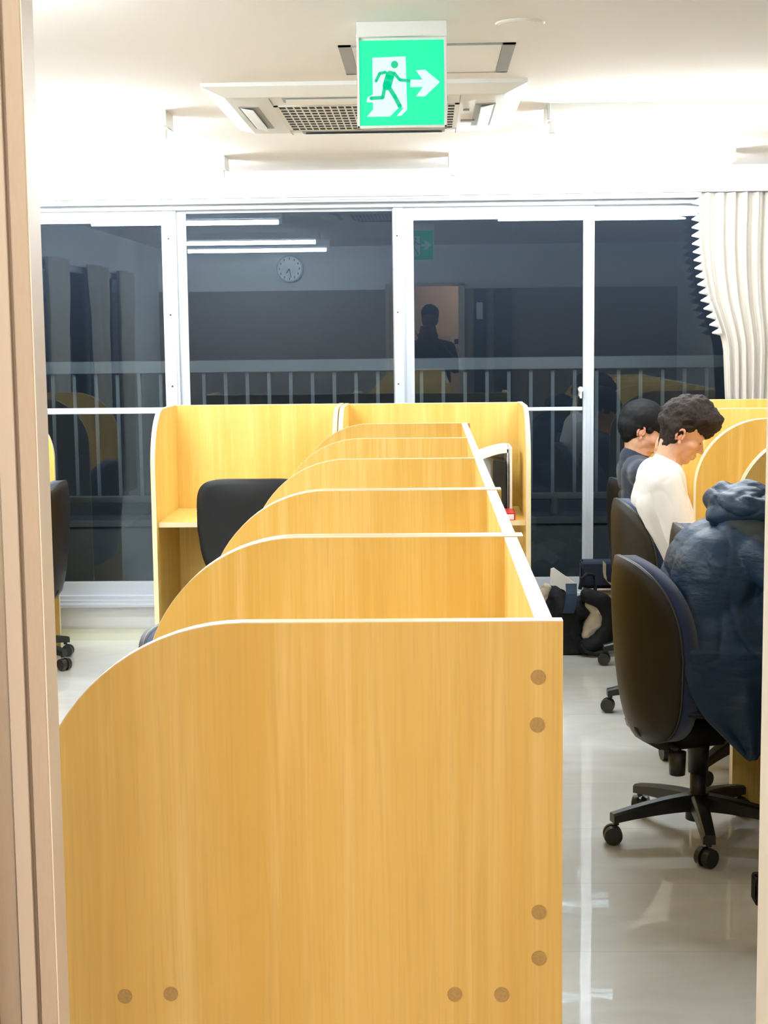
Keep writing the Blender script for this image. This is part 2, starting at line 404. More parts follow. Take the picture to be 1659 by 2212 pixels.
def curtain(name, xs_top, xs_low, zt, zb, y, amp, pleats, label, tied=None, axis='x', n=160):
    """pleated curtain sheet; xs_* = (start, end) along the axis"""
    bm = BM(); rows = 46; G = []
    for j in range(rows+1):
        t = j/rows; z = zt+(zb-zt)*t; row = []
        for i in range(n+1):
            s = i/n
            if tied: a, c = tied(z)
            else: a = xs_top[0]+(xs_low[0]-xs_top[0])*t; c = xs_top[1]+(xs_low[1]-xs_top[1])*t
            x = a+(c-a)*s if not tied else LEDGE[0][1]+(2.22-LEDGE[0][1])*s+(a-LEDGE[0][1])*(1-s)**2.5-(2.22-c)*s
            ph = s*pleats*2*PI+.5*math.sin(5*s)+.25*math.sin(3*s+1.5*t)
            yy = y+amp*(math.sin(ph)+.35*math.sin(2.3*ph+1+.6*t))*(.75+.25*noise.noise(Vector((s*9, t*2, 1))))
            yy += .006*noise.noise(Vector((s*14, t*7, 4)))
            row.append(bm.verts.new((x, yy, z) if axis == 'x' else (yy, x, z)))
        G.append(row)
    for j in range(rows):
        for i in range(n): bm.faces.new((G[j][i], G[j][i+1], G[j+1][i+1], G[j+1][i]))
    geo = bmesh.ops.extrude_face_region(bm, geom=bm.faces[:])
    vs = [v for v in geo['geom'] if isinstance(v, bmesh.types.BMVert)]
    off = Vector((0, .002, 0)) if axis == 'x' else Vector((.002, 0, 0))
    bmesh.ops.translate(bm, vec=off, verts=vs)
    o = obj(name, bm, 'curtain', smooth=True)
    return tag(o, label, 'curtain')
def lerp_pts(z, P):
    P = sorted(P)
    if z <= P[0][0]: return P[0][1]
    for (a, x), (c, x2) in zip(P[:-1], P[1:]):
        if z <= c: return x+(x2-x)*(z-a)/(c-a)
    return P[-1][1]
LEDGE = [(2.168, 1.302), (1.95, 1.305), (1.80, 1.322), (1.66, 1.352), (1.52, 1.405), (1.44, 1.428), (1.18, 1.442), (.3, 1.45)]
CUR = curtain('curtain', None, None, 2.168, .35, 7.455, .022, 15, 'cream pleated curtain with ivory tasselled edge beside the window',
              tied=lambda z: (lerp_pts(z, LEDGE), 2.22-max(0, (2.1-z))*.10))
z = 2.125
while z > 1.49:
    x = lerp_pts(z, LEDGE); b = BM()
    cone(b, (x+.004, 7.445, z), (x-.037, 7.445, z-.006), .0205, .003, 12)
    obj('edge_tassel', b, 'trimw', CUR, smooth=True); z -= .0385
b = BM(); ribbon(b, [(lerp_pts(zz, LEDGE)+.004, 7.437, zz) for zz in [2.16-.02*i for i in range(34)]], (1, 0, 0), .008, .004)
obj('trim_braid', b, 'trimw', CUR)
curtain('curtain', (2.75, 3.25), (2.95, 3.2), 2.02, .3, XL+.05, .03, 4, 'cream side curtain on the left wall, nearer the doorway', axis='y', n=50)
curtain('curtain', (3.75, 4.35), (3.8, 4.05), 2.02, .3, XL+.05, .03, 5, 'cream side curtain in the middle of the left wall', axis='y', n=50)
curtain('curtain', (5.0, 5.5), (5.2, 5.45), 2.02, .3, XL+.05, .03, 4, 'cream side curtain on the left wall, nearer the long window', axis='y', n=50)

# ------------------------------------------------------------------ balcony outside
struct('floor_balcony', box(BM(), -3.2, 3.2, 7.74, 9.2, -.02, .10), 'conc', 'dark concrete balcony floor outside the window')
kerb = box(BM(), -3.2, 3.2, 8.64, 8.86, .10, .46, .01); box(kerb, -3.2, 3.2, 8.61, 8.89, .435, .475, .004)
tag(obj('balcony_kerb', kerb, mat('kerb_concrete', (.14, .155, .165), .8)), 'low grey concrete kerb along the foot of the balcony railing', 'kerb')
rl = empty('balcony_railing', (0, 8.75, 0), label='grey metal balcony railing outside the dark window', cat='railing')
b = BM(); box(b, -3.2, 3.2, -.05, .03, 1.305, 1.375, .004); obj('top_rail', b, 'rail', rl)
b = BM(); box(b, -3.2, 3.2, -.015, .015, .56, .60, .003); obj('bottom_rail', b, 'rail', rl)
x = -2.4
i0 = None
while x < 2.3:
    if i0 is None:
        b = BM(); box(b, -.010, .010, -.008, .008, .58, 1.31); i0 = obj('baluster', b, 'rail', rl); i0.location = (x, 0, 0)
    else:
        c = i0.copy(); COL.objects.link(c); c.parent = rl; c.location = (x, 0, 0)
    x += .1245
for x in (-2.45, -.9, .7, 2.4):
    b = BM(); box(b, x, x+.04, -.02, .02, .477, .58); obj('rail_foot', b, 'rail', rl)

# ------------------------------------------------------------------ study carrels
CD, CH, CR, CT = .60, 1.20, .25, .02
def side_poly(D=CD, H=CH, R=CR, f0=0.0, n=20):
    P = [(D, 0), (D, H), (f0+R, H)]
    P += [(f0+R-R*math.sin(a), H-R+R*math.cos(a)) for a in [PI/2*i/n for i in range(1, n+1)]]
    P += [(f0, 0)]
    return P
def side_panel(par, x0, name='side_panel', D=CD+.01, cap=False):
    P = side_poly(D=D)
    o = obj(name, prism(BM(), P, 'x', x0, x0+CT), 'wood', par)
    # edge banding along top, arc and front
    pts = P[1:]; b = BM(); th = .0012
    def nrm(i):
        a = Vector(pts[max(i-1, 0)]); c = Vector(pts[min(i+1, len(pts)-1)]); t = (c-a).normalized(); return Vector((-t.y, t.x))
    for side in (1,):
        ring = []
        for i, p in enumerate(pts):
            nn = nrm(i)
            if nn.dot(Vector(p)-Vector((.4, .6))) < 0: nn = -nn
            if i == 0: nn = Vector((0, 1))
            q = Vector(p)+nn*th
            ring.append([b.verts.new((x0+.0002, p[0], p[1])), b.verts.new((x0+CT-.0002, p[0], p[1])), b.verts.new((x0+CT-.0002, q[0], q[1])), b.verts.new((x0+.0002, q[0], q[1]))])
        for A, C_ in zip(ring[:-1], ring[1:]):
            for k2 in range(4): b.faces.new((A[k2], A[(k2+1) % 4], C_[(k2+1) % 4], C_[k2]))
        b.faces.new(ring[0]); b.faces.new(ring[-1])
    obj('edge_band', b, 'edge', o)
    return o
def carrel(widths, loc, rz, label, name='study_carrel', group=None, caps_=None, recess=.0):
    """bays side by side; local x = width, y = depth from the open front; origin = front left floor corner"""
    r = empty(name, loc, rz, label, 'study carrel', group)
    x = 0; side_panel(r, 0)
    for i, wd in enumerate(widths):
        last = i == len(widths)-1
        x1 = x+CT+wd
        b = BM(); box(b, x+CT, x1, .04, CD-CT-.002, .70, .722, .001); d = obj('desktop', b, 'wood', r)
        b = BM(); box(b, x+CT+.001, x1-.001, .0385, .040, .7005, .7215); obj('edge_band', b, 'edge', d)
        side_panel(r, x1, 'side_panel' if last else 'divider_panel', D=CD+.01 if last else CD-CT)
        x = x1
    b = BM(); box(b, CT, x, CD-CT, CD, 0, CH-.002); bp = obj('back_panel', b, 'wood', r)
    b = BM(); box(b, CT, x, CD-CT, CD, CH-.002, CH-.0005); obj('top_edge_band', b, 'edge_w', bp)
    if caps_:
        for (cx, cy, cz) in caps_:
            b = BM(); cone(b, (cx, cy, cz), (cx+.0012, cy, cz), .0085, n=24); obj('screw_cap', b, 'cap', r)
    return r
# centre row, sitters would face right: rz=-90 -> local y = world +x, local x = world -y
g = 'carrels of the centre row'
XF = -.46
R90 = -PI/2
def near_caps(y0):    # on the outer face of the near end panel (local x of that face)
    out = []
    for X, Z in ((.122, 1.137), (.121, 1.082), (.123, .862), (.123, .807), (-.358, .76), (-.304, .763), (.026, .763), (.08, .763)):
        out.append((y0, X-XF, Z))
    return out
Yn = 1.692
def row_unit(y_near, y_far, n, label, caps_=None):
    L = y_far-y_near; wd = (L-CT*(n+1))/n
    return carrel([wd]*n, (XF, y_far, 0), R90, label, caps_=[(L, c[1], c[2]) for c in caps_] if caps_ else None)
row_unit(Yn, 2.428, 1, 'nearest honey-wood study carrel filling the lower foreground, screw caps on its end panel', near_caps(0))
row_unit(2.432, 3.150, 1, 'second honey-wood carrel of the centre row counted from the doorway')
row_unit(3.154, 5.45, 3, 'three-bay honey-wood carrel at the far end of the centre row')
# back carrels against the window, facing it
carrel([.755], (-1.182, 6.45, 0), 0, 'honey-wood carrel under the window with the black chair in front')
carrel([.775], (-.382, 6.43, 0), 0, 'honey-wood carrel under the window holding a folder and a red book')
carrel([.76, .76], (1.20, 6.48+.06, 0), 0, 'honey-wood carrel unit in the right window corner behind the white-shirted person') if False else None
# right row, sitters face right
XF2 = .965
def row_r(y_near, y_far, n, label):
    L = y_far-y_near; wd = (L-CT*(n+1))/n
    return carrel([wd]*n, (XF2, y_far, 0), R90, label)
row_r(4.06, 4.80, 1, 'right-hand carrel in front of the person in the hooded navy jacket')
row_r(4.805, 5.53, 1, 'right-hand carrel with the empty pushed-in chair, between the jacket and white shirt sitters')
row_r(5.535, 6.26, 1, 'right-hand carrel where the person in the white shirt studies')
row_r(6.265, 7.07, 1, 'right-hand carrel nearest the window, used by the navy-shirted person')
# tall plain end panel behind the last right carrel
# left row, sitters face left
carrel([.74], (-1.775, 6.42, 0), PI/2, 'honey-wood carrel at the left edge, just visible beside the door frame')

# ------------------------------------------------------------------ office chairs (face +x)
def superell(th, a, bb, n):
    c, s = math.cos(th), math.sin(th)
    return a*math.copysign(abs(c)**(2/n), c), bb*math.copysign(abs(s)**(2/n), s)
def disc_solid(bm, fn0, fn1, rings=9, seg=56):
    """closed lens between two surfaces fn(r, th)->pt ; fn0 and fn1 share the rim"""
    def surf(fn):
        G = [[bm.verts.new(fn(i/rings, 2*PI*k2/seg)) for k2 in range(seg)] for i in range(1, rings+1)]
        c = bm.verts.new(fn(0, 0))
        for k2 in range(seg): bm.faces.new((c, G[0][k2], G[0][(k2+1) % seg]))
        for i in range(rings-1):
            for k2 in range(seg): bm.faces.new((G[i][k2], G[i][(k2+1) % seg], G[i+1][(k2+1) % seg], G[i+1][k2]))
        return G[-1]
    A, C_ = surf(fn0), surf(fn1)
    for k2 in range(seg): bm.faces.new((A[k2], A[(k2+1) % seg], C_[(k2+1) % seg], C_[k2]))
    return bm
def make_chair(name, nexp, legang, cushion='navy', shellmat='shell', zt=.862, wrap=.10, hw=.225, low=.335, arch=0.0):
    r = empty(name)
    zc, hz = (zt+low)/2, (zt-low)/2
    def base(y, z):
        t = (z-low)/(zt-low)
        return -.232-.018*t+.03*(1-t)**3*1.2+wrap*(abs(y)/hw)**2.2
    def P(rr, th, dx):
        y, zz = superell(th, hw*rr, hz*rr, nexp if math.sin(th) > 0 else max(nexp, 3.9))
        z = zc+zz-arch*(y/hw)**2*(.5+.5*zz/hz)
        yy = y*(1-.10*max(0, -zz/hz)) 
        return (base(yy, z)+dx, yy, z)
    e = lambda rr, p=5: (1-rr**p)
    b = disc_solid(BM(), lambda q, th: P(q, th, -.016*e(q, 6)), lambda q, th: P(q, th, .014)); obj('backrest_shell', b, shellmat, r, True)
    b = disc_solid(BM(), lambda q, th: P(q*1.002, th, .008), lambda q, th: P(q*1.002, th, .0145)); obj('backrest_rim', b, 'shell_rim', r, True)
    b = disc_solid(BM(), lambda q, th: P(q*.992, th, .0146), lambda q, th: P(q*.990, th, .062+.012*e(q, 6))); obj('backrest_cushion', b, cushion, r, True)
    def Q(rr, th, z):
        x, y = superell(th, .205*rr, .225*rr, 3.2); return (x+.04, y, z)
    b = disc_solid(BM(), lambda q, th: Q(q, th, .422-.03*e(q, 3)), lambda q, th: Q(q, th, .428)); obj('seat_shell', b, 'shell', r, True)
    b = disc_solid(BM(), lambda q, th: Q(q*.99, th, .4285), lambda q, th: Q(q*.99, th, .438+.032*e(q, 4))); obj('seat_cushion', b, cushion, r, True)
    b = BM(); prism(b, [(-.215, .37), (-.20, .325), (-.13, .285), (.07, .30), (.07, .405), (-.10, .405), (-.16, .40)], 'y', -.075, .075)
    bmesh.ops.bevel(b, geom=b.edges[:], offset=.012, segments=3, affect='EDGES'); obj('back_bracket', b, 'blackpl', r, True)
    b = BM(); cone(b, (-.105, -.12, .30), (-.105, -.12, .232), .026, .023, 20); cone(b, (-.105, -.12, .30), (-.105, -.06, .315), .012); obj('tilt_knob', b, 'blackpl', r, True)
    b = BM(); cone(b, (0, 0, .20), (0, 0, .36), .030, .036, 24); obj('column_cover', b, 'blackpl', r, True)
    b = BM(); cone(b, (0, 0, .065), (0, 0, .21), .024, .024, 24); obj('gas_column', b, 'blackpl', r, True)
    b = BM(); cone(b, (0, 0, .055), (0, 0, .135), .036, .034, 24); obj('base_hub', b, 'blackpl', r, True)
    for k2 in range(5):
        a = math.radians(legang+72*k2)
        ca, sa = math.cos(a), math.sin(a)
        T = lambda d, s, z: (d*ca-s*sa, d*sa+s*ca, z)
        b = BM(); rings = []
        for i in range(9):
            t = i/8; d = .02+t*.255; top = .135-.040*t**1.5; hh = .05-.022*t; wv = .024-.006*t
            rings.append([b.verts.new(T(d, s*wv, z)) for s, z in ((-1, top-hh), (-1, top-.006), (-.65, top), (.65, top), (1, top-.006), (1, top-hh))])
        for A, C_ in zip(rings[:-1], rings[1:]):
            for q in range(6): b.faces.new((A[q], A[(q+1) % 6], C_[(q+1) % 6], C_[q]))
        b.faces.new(rings[0]); b.faces.new(rings[-1])
        leg = obj('leg', b, 'blackpl', r)
        # caster: stem, hood, two wheels
        ang = a+random.uniform(-1.2, 1.2); cc, sn = math.cos(ang), math.sin(ang)
        ctr = Vector(T(.262, 0, .0285))
        b = BM(); cone(b, ctr+Vector((0, 0, .03)), ctr+Vector((0, 0, .055)), .009)
        ax = Vector((-sn, cc, 0)); of = Vector((cc, sn, 0))*.010
        for s in (-1, 1): cone(b, ctr+of+ax*s*.006, ctr+of+ax*s*.024, .0285, .0265, 26)
        cone(b, ctr+of-ax*.006, ctr+of+ax*.006, .021, .021, 20)
        obj('caster', b, 'blackpl', leg)
    return r
def place(o, x, y, rz, label, group=None):
    o.location = (x, y, 0); o.rotation_euler = (0, 0, rz); tag(o, label, 'chair', group)
big = make_chair('office_chair', 2.7, 42, low=.318)
place(big, .805, 4.50, math.radians(9), 'large dark office chair carrying the person in the hooded navy jacket')
def spin(o, d):
    for ch in kids(o):
        if ch.name.startswith('leg'): ch.rotation_euler = (0, 0, math.radians(d))
c = copy_tree(big); place(c, 1.09, 5.22, 0, 'empty navy office chair pushed in between the jacket and white shirt sitters'); spin(c, 44)
c = copy_tree(big); place(c, .985, 6.03, math.radians(4), 'navy-cushioned office chair under the person in the white shirt'); spin(c, -8)
c = copy_tree(big); place(c, 1.07, 6.90, math.radians(6), 'navy-cushioned office chair of the navy-shirted person near the window'); spin(c, -10)
c = copy_tree(big); place(c, -1.92, 6.95, math.radians(182), 'dark office chair at the left edge beside the door frame'); spin(c, -33)
c = copy_tree(big); place(c, -.395, 3.36, math.radians(-24), 'navy office chair whose back corner peeks out left of the nearest carrel panels')
bk = make_chair('office_chair', 5.5, 20, cushion='blackfab', shellmat=mat('matt_black_back', (.0055, .006, .0065), .5, spec=.3), zt=.918, wrap=.035, hw=.235, low=.50)
place(bk, -.745, 6.60, math.radians(90), 'black flat-backed office chair tucked into the carrel under the window')

# ------------------------------------------------------------------ ceiling things
# fluorescent battens
def lamp_fixture():
    r = empty('fluorescent_light'); L = 1.24
    b = BM(); prism(b, [(-.075, 0), (.075, 0), (.028, -.052), (-.028, -.052)], 'x', .012, L-.012); obj('reflector', b, 'white', r)
    for x0 in (0, L-.012):
        b = BM(); box(b, x0, x0+.012, -.077, .077, -.056, 0, .002); obj('end_plate', b, 'white', r)
    for x0, s in ((.012, 1), (L-.012, -1)):
        b = BM(); box(b, min(x0, x0+s*.022), max(x0, x0+s*.022), -.014, .014, -.092, -.05, .003); obj('lamp_holder', b, 'white', r)
    b = BM(); cone(b, (.034, 0, -.075), (L-.034, 0, -.075), .0145, n=20); obj('tube', b, 'tube', r, True)
    return r
LF = lamp_fixture()
lg = 'fluorescent ceiling lights'
for i, (x, y, lb) in enumerate((
        (-2.135, 5.45, 'lit fluorescent batten at the left, nearer of the two left of the air conditioner'),
        (-2.115, 6.83, 'lit fluorescent batten at the left, nearest the window beam'),
        (.415, 5.43, 'lit fluorescent batten at the right, level with the air conditioner'),
        (.098, 6.84, 'lit fluorescent batten at the right, nearest the window beam'),
        (-2.06, 3.27, 'fluorescent batten above the left aisle, seen as a reflection in the window'),
        (-2.05, 2.15, 'fluorescent batten close to the doorway wall, lowest one reflected in the window'))):
    o = LF if i == 0 else copy_tree(LF)
    o.location = (x, y, CE); tag(o, lb, 'light', lg)

# air conditioner cassette
ac = empty('ceiling_air_conditioner', (-.19, 5.33, CE), label='white four-way ceiling air conditioner cassette behind the exit sign', cat='air conditioner')
b = BM(); H2 = .505
def frus(bm, a0, a1, z0, z1):
    A = [bm.verts.new((sx*a0, sy*a0, z0)) for sx, sy in ((-1, -1), (1, -1), (1, 1), (-1, 1))]
    C_ = [bm.verts.new((sx*a1, sy*a1, z1)) for sx, sy in ((-1, -1), (1, -1), (1, 1), (-1, 1))]
    for q in range(4): bm.faces.new((A[q], A[(q+1) % 4], C_[(q+1) % 4], C_[q]))
    return A, C_
A, _ = frus(b, H2, H2, 0, -.012); b.faces.new(A)
frus(b, H2, .44, -.012, -.036); 
A, C_ = frus(b, .44, .30, -.036, -.042); b.faces.new(C_)
bmesh.ops.remove_doubles(b, verts=b.verts, dist=.0001)
obj('panel', b, 'white', ac)
b = BM(); box(b, -.285, .285, -.285, .285, -.044, -.0415); gr = obj('grille_recess', b, 'dark', ac)
b = BM()
box(b, -.30, -.285, -.30, .30, -.0455, -.041); box(b, .285, .30, -.30, .30, -.0455, -.041); box(b, -.30, .30, -.30, -.285, -.0455, -.041); box(b, -.30, .30, .285, .30, -.0455, -.041)
n = 24
for i in range(1, n):
    v = -.285+.57*i/n; box(b, v-.0026, v+.0026, -.285, .285, -.0448, -.0442)
for i in range(1, 9):
    v = -.285+.57*i/9; box(b, -.285, .285, v-.010, v+.010, -.0450, -.0443)
obj('intake_grille', b, 'cream', ac)
for k2 in range(4):
    rt = Matrix.Rotation(k2*PI/2, 4, 'Z')
    b = BM(); box(b, -.26, .26, -.418, -.352, -.041, -.0385); bmesh.ops.transform(b, matrix=rt, verts=b.verts); lv = obj('air_outlet', b, 'greyslat', ac)
    b = BM()
    p = [(-.412, -.041), (-.408, -.043), (-.372, -.052), (-.370, -.049)]
    prism(b, p, 'x', -.25, .25); bmesh.ops.transform(b, matrix=rt, verts=b.verts); obj('louvre', b, 'cream', lv)
b = BM()
for sx in (-1, 1): box(b, sx*.30-.0015, sx*.30+.0015, -.44, -.30, -.0425, -.040); box(b, sx*.30-.0015, sx*.30+.0015, .30, .44, -.0425, -.040)
obj('panel_seam', b, 'greyslat', ac)
b = BM(); box(b, .315, .335, -.16, -.14, -.046, -.041); box(b, .312, .36, .1, .14, -.045, -.041); obj('display', b, 'greyslat', ac)
# access hatch
ht = empty('ceiling_hatch', (0, 4.465, CE), label='square ceiling access hatch with a grey metal frame behind the sign', cat='hatch')
b = BM(); x0, x1, yy = -.235, .245, .228
box(b, x0, x0+.035, -yy, yy, -.004, 0); box(b, x1-.035, x1, -yy, yy, -.004, 0); box(b, x0, x1, -yy, -yy+.012, -.004, 0); box(b, x0, x1, yy-.012, yy, -.004, 0)
obj('frame', b, mat('hatch_frame', (.36, .375, .40), .45), ht)
b = BM(); box(b, x0+.036, x1-.036, -yy+.012, yy-.012, -.003, -.0005); obj('panel', b, 'ceil', ht)
# round plates
def disc(x, y, r, lb, nm):
    o = empty(nm, (x, y, CE), label=lb, cat='ceiling plate')
    b = BM(); cone(b, (0, 0, -.0035), (0, 0, 0), r-.003, r, 48); obj('ring', b, 'cream', o, False)
    b = BM(); cone(b, (0, 0, -.0045), (0, 0, -.003), r-.009, r-.008, 48); obj('cover', b, 'ceil', o, False)
disc(.24, 3.98, .063, 'round white blank cover plate on the ceiling right of the exit sign', 'ceiling_cover_plate')
disc(-1.58, 5.78, .07, 'round white plate on the ceiling between the two left lights', 'ceiling_cover_plate')

# exit sign
sg = empty('exit_sign', (-.0585, 3.93, 2.034), label='lit green running-man exit sign with a right arrow hung from the ceiling', cat='sign')
SW, SH, ST = .226, .218, .022
b = BM(); fr_ = .007
box(b, -SW/2, -SW/2+fr_, 0, ST, 0, SH+.006, .001); box(b, SW/2-fr_, SW/2, 0, ST, 0, SH+.006, .001); box(b, -SW/2, SW/2, 0, ST, 0, .007, .001); box(b, -SW/2, SW/2, .008, ST-.008, 0, SH+.005)
obj('frame', b, 'cream', sg)
b = BM(); box(b, -SW/2-.001, SW/2+.001, -.004, ST+.004, SH+.004, CE-2.034, .002); obj('ceiling_mount', b, 'cream', sg)
def sp(x, y):  # crop pixel of the panel face -> local x, z
    u, v = (x-777)/380, (y-157)/405
    return (-SW/2+fr_+u*(SW-2*fr_), .007+(1-v)*(SH-.009))
def stroke(bm, P, wd, y0, y1, flip):
    P = [Vector(sp(*p)) for p in P]; wd = wd/380*(SW-2*fr_)
    for a, c in zip(P[:-1], P[1:]):
        t = (c-a).normalized(); nn = Vector((-t.y, t.x))*wd/2
        q = [a+nn, c+nn, c-nn, a-nn]; prism(bm, [(flip*v.x, v.y) for v in q], 'y', y0, y1)
    for p in P:
        prism(bm, [(flip*(p.x+wd/2*math.cos(2*PI*i/14)), p.y+wd/2*math.sin(2*PI*i/14)) for i in range(14)], 'y', y0, y1)
for side in (0, 1):
    def yy(d): return (.008-d) if side == 0 else (ST-.008+d)
    # the back face is seen from the window side; its layout keeps pointing to the same world side
    b = BM(); box(b, -SW/2+fr_, SW/2-fr_, min(yy(0), yy(.002)), max(yy(0), yy(.002)), .007, SH-.002)
    fc = obj('lit_face', b, 's_green', sg)
    door = [(835, 238), (985, 234), (990, 487), (962, 516), (942, 516), (975, 478), (950, 478), (912, 518), (808, 518), (836, 482), (836, 450), (806, 448), (812, 425), (836, 412)]
    arrow = [(1005, 345), (1060, 345), (1030, 300), (1072, 298), (1138, 358), (1070, 425), (1030, 424), (1062, 380), (1005, 380)]
    b = BM(); prism(b, [sp(*p) for p in door], 'y', yy(.002), yy(.0026)); obj('doorway_symbol', b, 's_white', fc)
    b = BM(); prism(b, [sp(*p) for p in arrow], 'y', yy(.002), yy(.0026)); obj('arrow', b, 's_white', fc)
    b = BM()
    c0 = sp(935, 272); prism(b, [(c0[0]+.0092*math.cos(2*PI*i/24), c0[1]+.0092*math.sin(2*PI*i/24)) for i in range(24)], 'y', yy(.0026), yy(.0032))
    stroke(b, [(914, 322), (900, 372)], 40, yy(.0026), yy(.0032), 1)
    stroke(b, [(893, 308), (868, 313), (851, 348)], 14, yy(.0026), yy(.0032), 1)
    stroke(b, [(932, 312), (958, 345), (1000, 350)], 14, yy(.0026), yy(.0032), 1)
    stroke(b, [(908, 378), (935, 425), (957, 470)], 19, yy(.0026), yy(.0032), 1)
    stroke(b, [(890, 378), (880, 428), (828, 430)], 16, yy(.0026), yy(.0032), 1)
    obj('running_figure', b, 's_green2', fc)

# ------------------------------------------------------------------ things on the window carrel desk
DZ = .722
fo = empty('binder', (.305, 6.62, DZ), label='black binder standing upright on the desk of the window carrel', cat='binder')
b = BM(); prism(b, [(-.028, 0), (.034, 0), (.034, .238), (-.024, .248)], 'y', 0, .20); bmesh.ops.bevel(b, geom=b.edges[:], offset=.003, segments=2, affect='EDGES'); obj('cover', b, 'folder', fo)
b = BM(); box(b, -.02, .03, .01, .2005, .004, .23); obj('pages', b, 'paper', fo)
b = BM(); box(b, 0, .012, 0, .25, 0, .300, .002)
o = tag(obj('clear_file', b, 'paper'), 'slim cream file standing against the side panel of the window carrel', 'file'); o.location = (.353, 6.62, DZ)
b = BM(); rows = []
for i in range(17):
    t = i/16; x = .12*(1-t)+.0*t
    rows.append([b.verts.new((-.125+.125*t+.0, y, .262+.030*math.sin(t*PI*.5)+yv)) for y, yv in ((0, 0), (.18, .012))])
for A, C_ in zip(rows[:-1], rows[1:]): b.faces.new((A[0], A[1], C_[1], C_[0]))
geo = bmesh.ops.extrude_face_region(b, geom=b.faces[:]); bmesh.ops.translate(b, vec=(0.004, 0, -.018), verts=[v for v in geo['geom'] if isinstance(v, bmesh.types.BMVert)])
for i in range(1): box(b, -.006, 0, .0, .18, .0, .29)
ps = obj('paper_sheaf', b, 'paper')
b = BM(); prism(b, [(-.118, .235), (-.09, .262), (-.05, .272), (-.006, .280), (-.006, .0), (-.10, .0)], 'y', .190, .193); obj('clear_sleeve', b, mat('grey_sleeve', (.42, .42, .46), .3), ps)
o = tag(ps, 'white papers curling over the upright books in the window carrel', 'papers'); o.location = (.350, 6.65, DZ)
bk2 = empty('textbook', (.235, 6.848, DZ), label='blue and green textbook standing beside the black binder', cat='book')
b = BM(); box(b, 0, .035, 0, .17, 0, .205, .002); obj('cover', b, 'green', bk2)
b = BM(); box(b, -.001, .036, -.001, .171, .200, .232, .002); obj('top_band', b, 'blue', bk2)
rb = empty('textbook', (.302, 6.475, DZ), label='thick red-covered book lying flat at the front of the window carrel desk', cat='book')
b = BM(); box(b, 0, .068, 0, .15, .026, .034, .002); box(b, 0, .068, .0, .15, 0, .003); box(b, 0.062, .068, 0, .15, 0, .034, .002); obj('cover', b, 'red', rb)
b = BM(); box(b, .001, .062, .002, .148, .003, .026); obj('pages', b, 'paper', rb)
b = BM(); box(b, 0, .12, 0, .09, 0, .003); o = tag(obj('paper_note', b, 'paper'), 'small white paper on the desk behind the black chair', 'paper'); o.location = (-1.06, 6.88, DZ)

# ------------------------------------------------------------------ people
def headrot(p): return Matrix.Rotation(p, 3, 'Y')
def head_parts(bm, O, pitch, s=.95, neck=None):
    """skull, jaw, nose, lips ... local +x is the face direction; added to bm before remeshing"""
    Rm = headrot(pitch); O = Vector(O)
    T = lambda x, y, z: O+Rm @ (Vector((x, y, z))*s)
    def B(c, r): ball(bm, T(*c), tuple(q*s for q in r), 24, Rm)
    B((-.005, 0, .030), (.098, .076, .092))     # skull
    B((.030, 0, -.035), (.062, .060, .075))     # face mass
    B((.045, 0, .010), (.050, .058, .045))      # brow
    B((.045, 0, -.085), (.040, .042, .032))     # jaw
    B((.068, 0, -.104), (.020, .023, .017))     # chin
    B((.090, 0, -.070), (.014, .022, .009)); B((.089, 0, -.083), (.012, .020, .008))   # lips
    for sy in (-1, 1):
        B((.050, sy*.040, -.035), (.034, .022, .028))   # cheek
        B((.005, sy*.046, -.070), (.032, .016, .034))   # jaw corner
        B((.083, sy*.030, .006), (.012, .020, .008))    # brow ridge
        B((.078, sy*.031, -.010), (.012, .013, .010))   # eyelid
        B((.097, sy*.011, -.047), (.010, .009, .008))   # nostril
    chain(bm, [(T(.088, 0, -.004), .008*s), (T(.105, 0, -.030), .010*s), (T(.114, 0, -.045), .0105*s)])
    return T, Rm
def ear(T, Rm, sy, par, s=.95):
    b = BM(); pts = []
    for i in range(15):
        a = -2.2+4.9*i/14
        pts.append(T(-.006-.017*math.sin(a)*.9-.004, sy*(.077+.005*math.cos(a*.5)), -.022+.025*math.cos(a)))
    tube(b, pts, [.004*s+.0015*math.sin(PI*i/14) for i in range(15)], 8)
    ball(b, T(-.008, sy*.074, -.018), (.013, .006, .024), 14, Rm)
    ball(b, T(.001, sy*.077, -.048), (.007, .004, .009), 10, Rm)
    return obj('ear', b, 'ear', par, True)
def face_bits(T, Rm, par, s=.95):
    for sy in (-1, 1):
        b = BM(); tube(b, [T(.095-.004*abs(t), sy*(.014+.034*(t+.5)), .0135+.006*(1-(t)**2)-.004*(t+.5)) for t in (-.5, -.2, .1, .4, .5)], [.002, .003, .003, .002, .001], 6); obj('eyebrow', b, 'hair2', par, True)
        b = BM(); tube(b, [T(.0905-.006*(t+.5)**2, sy*(.018+.028*(t+.5)), -.0135-.003*(1-4*t*t)) for t in (-.5, -.25, 0, .25, .5)], [.001, .0018, .002, .0018, .001], 6); obj('eyelashes', b, 'hair2', par, True)
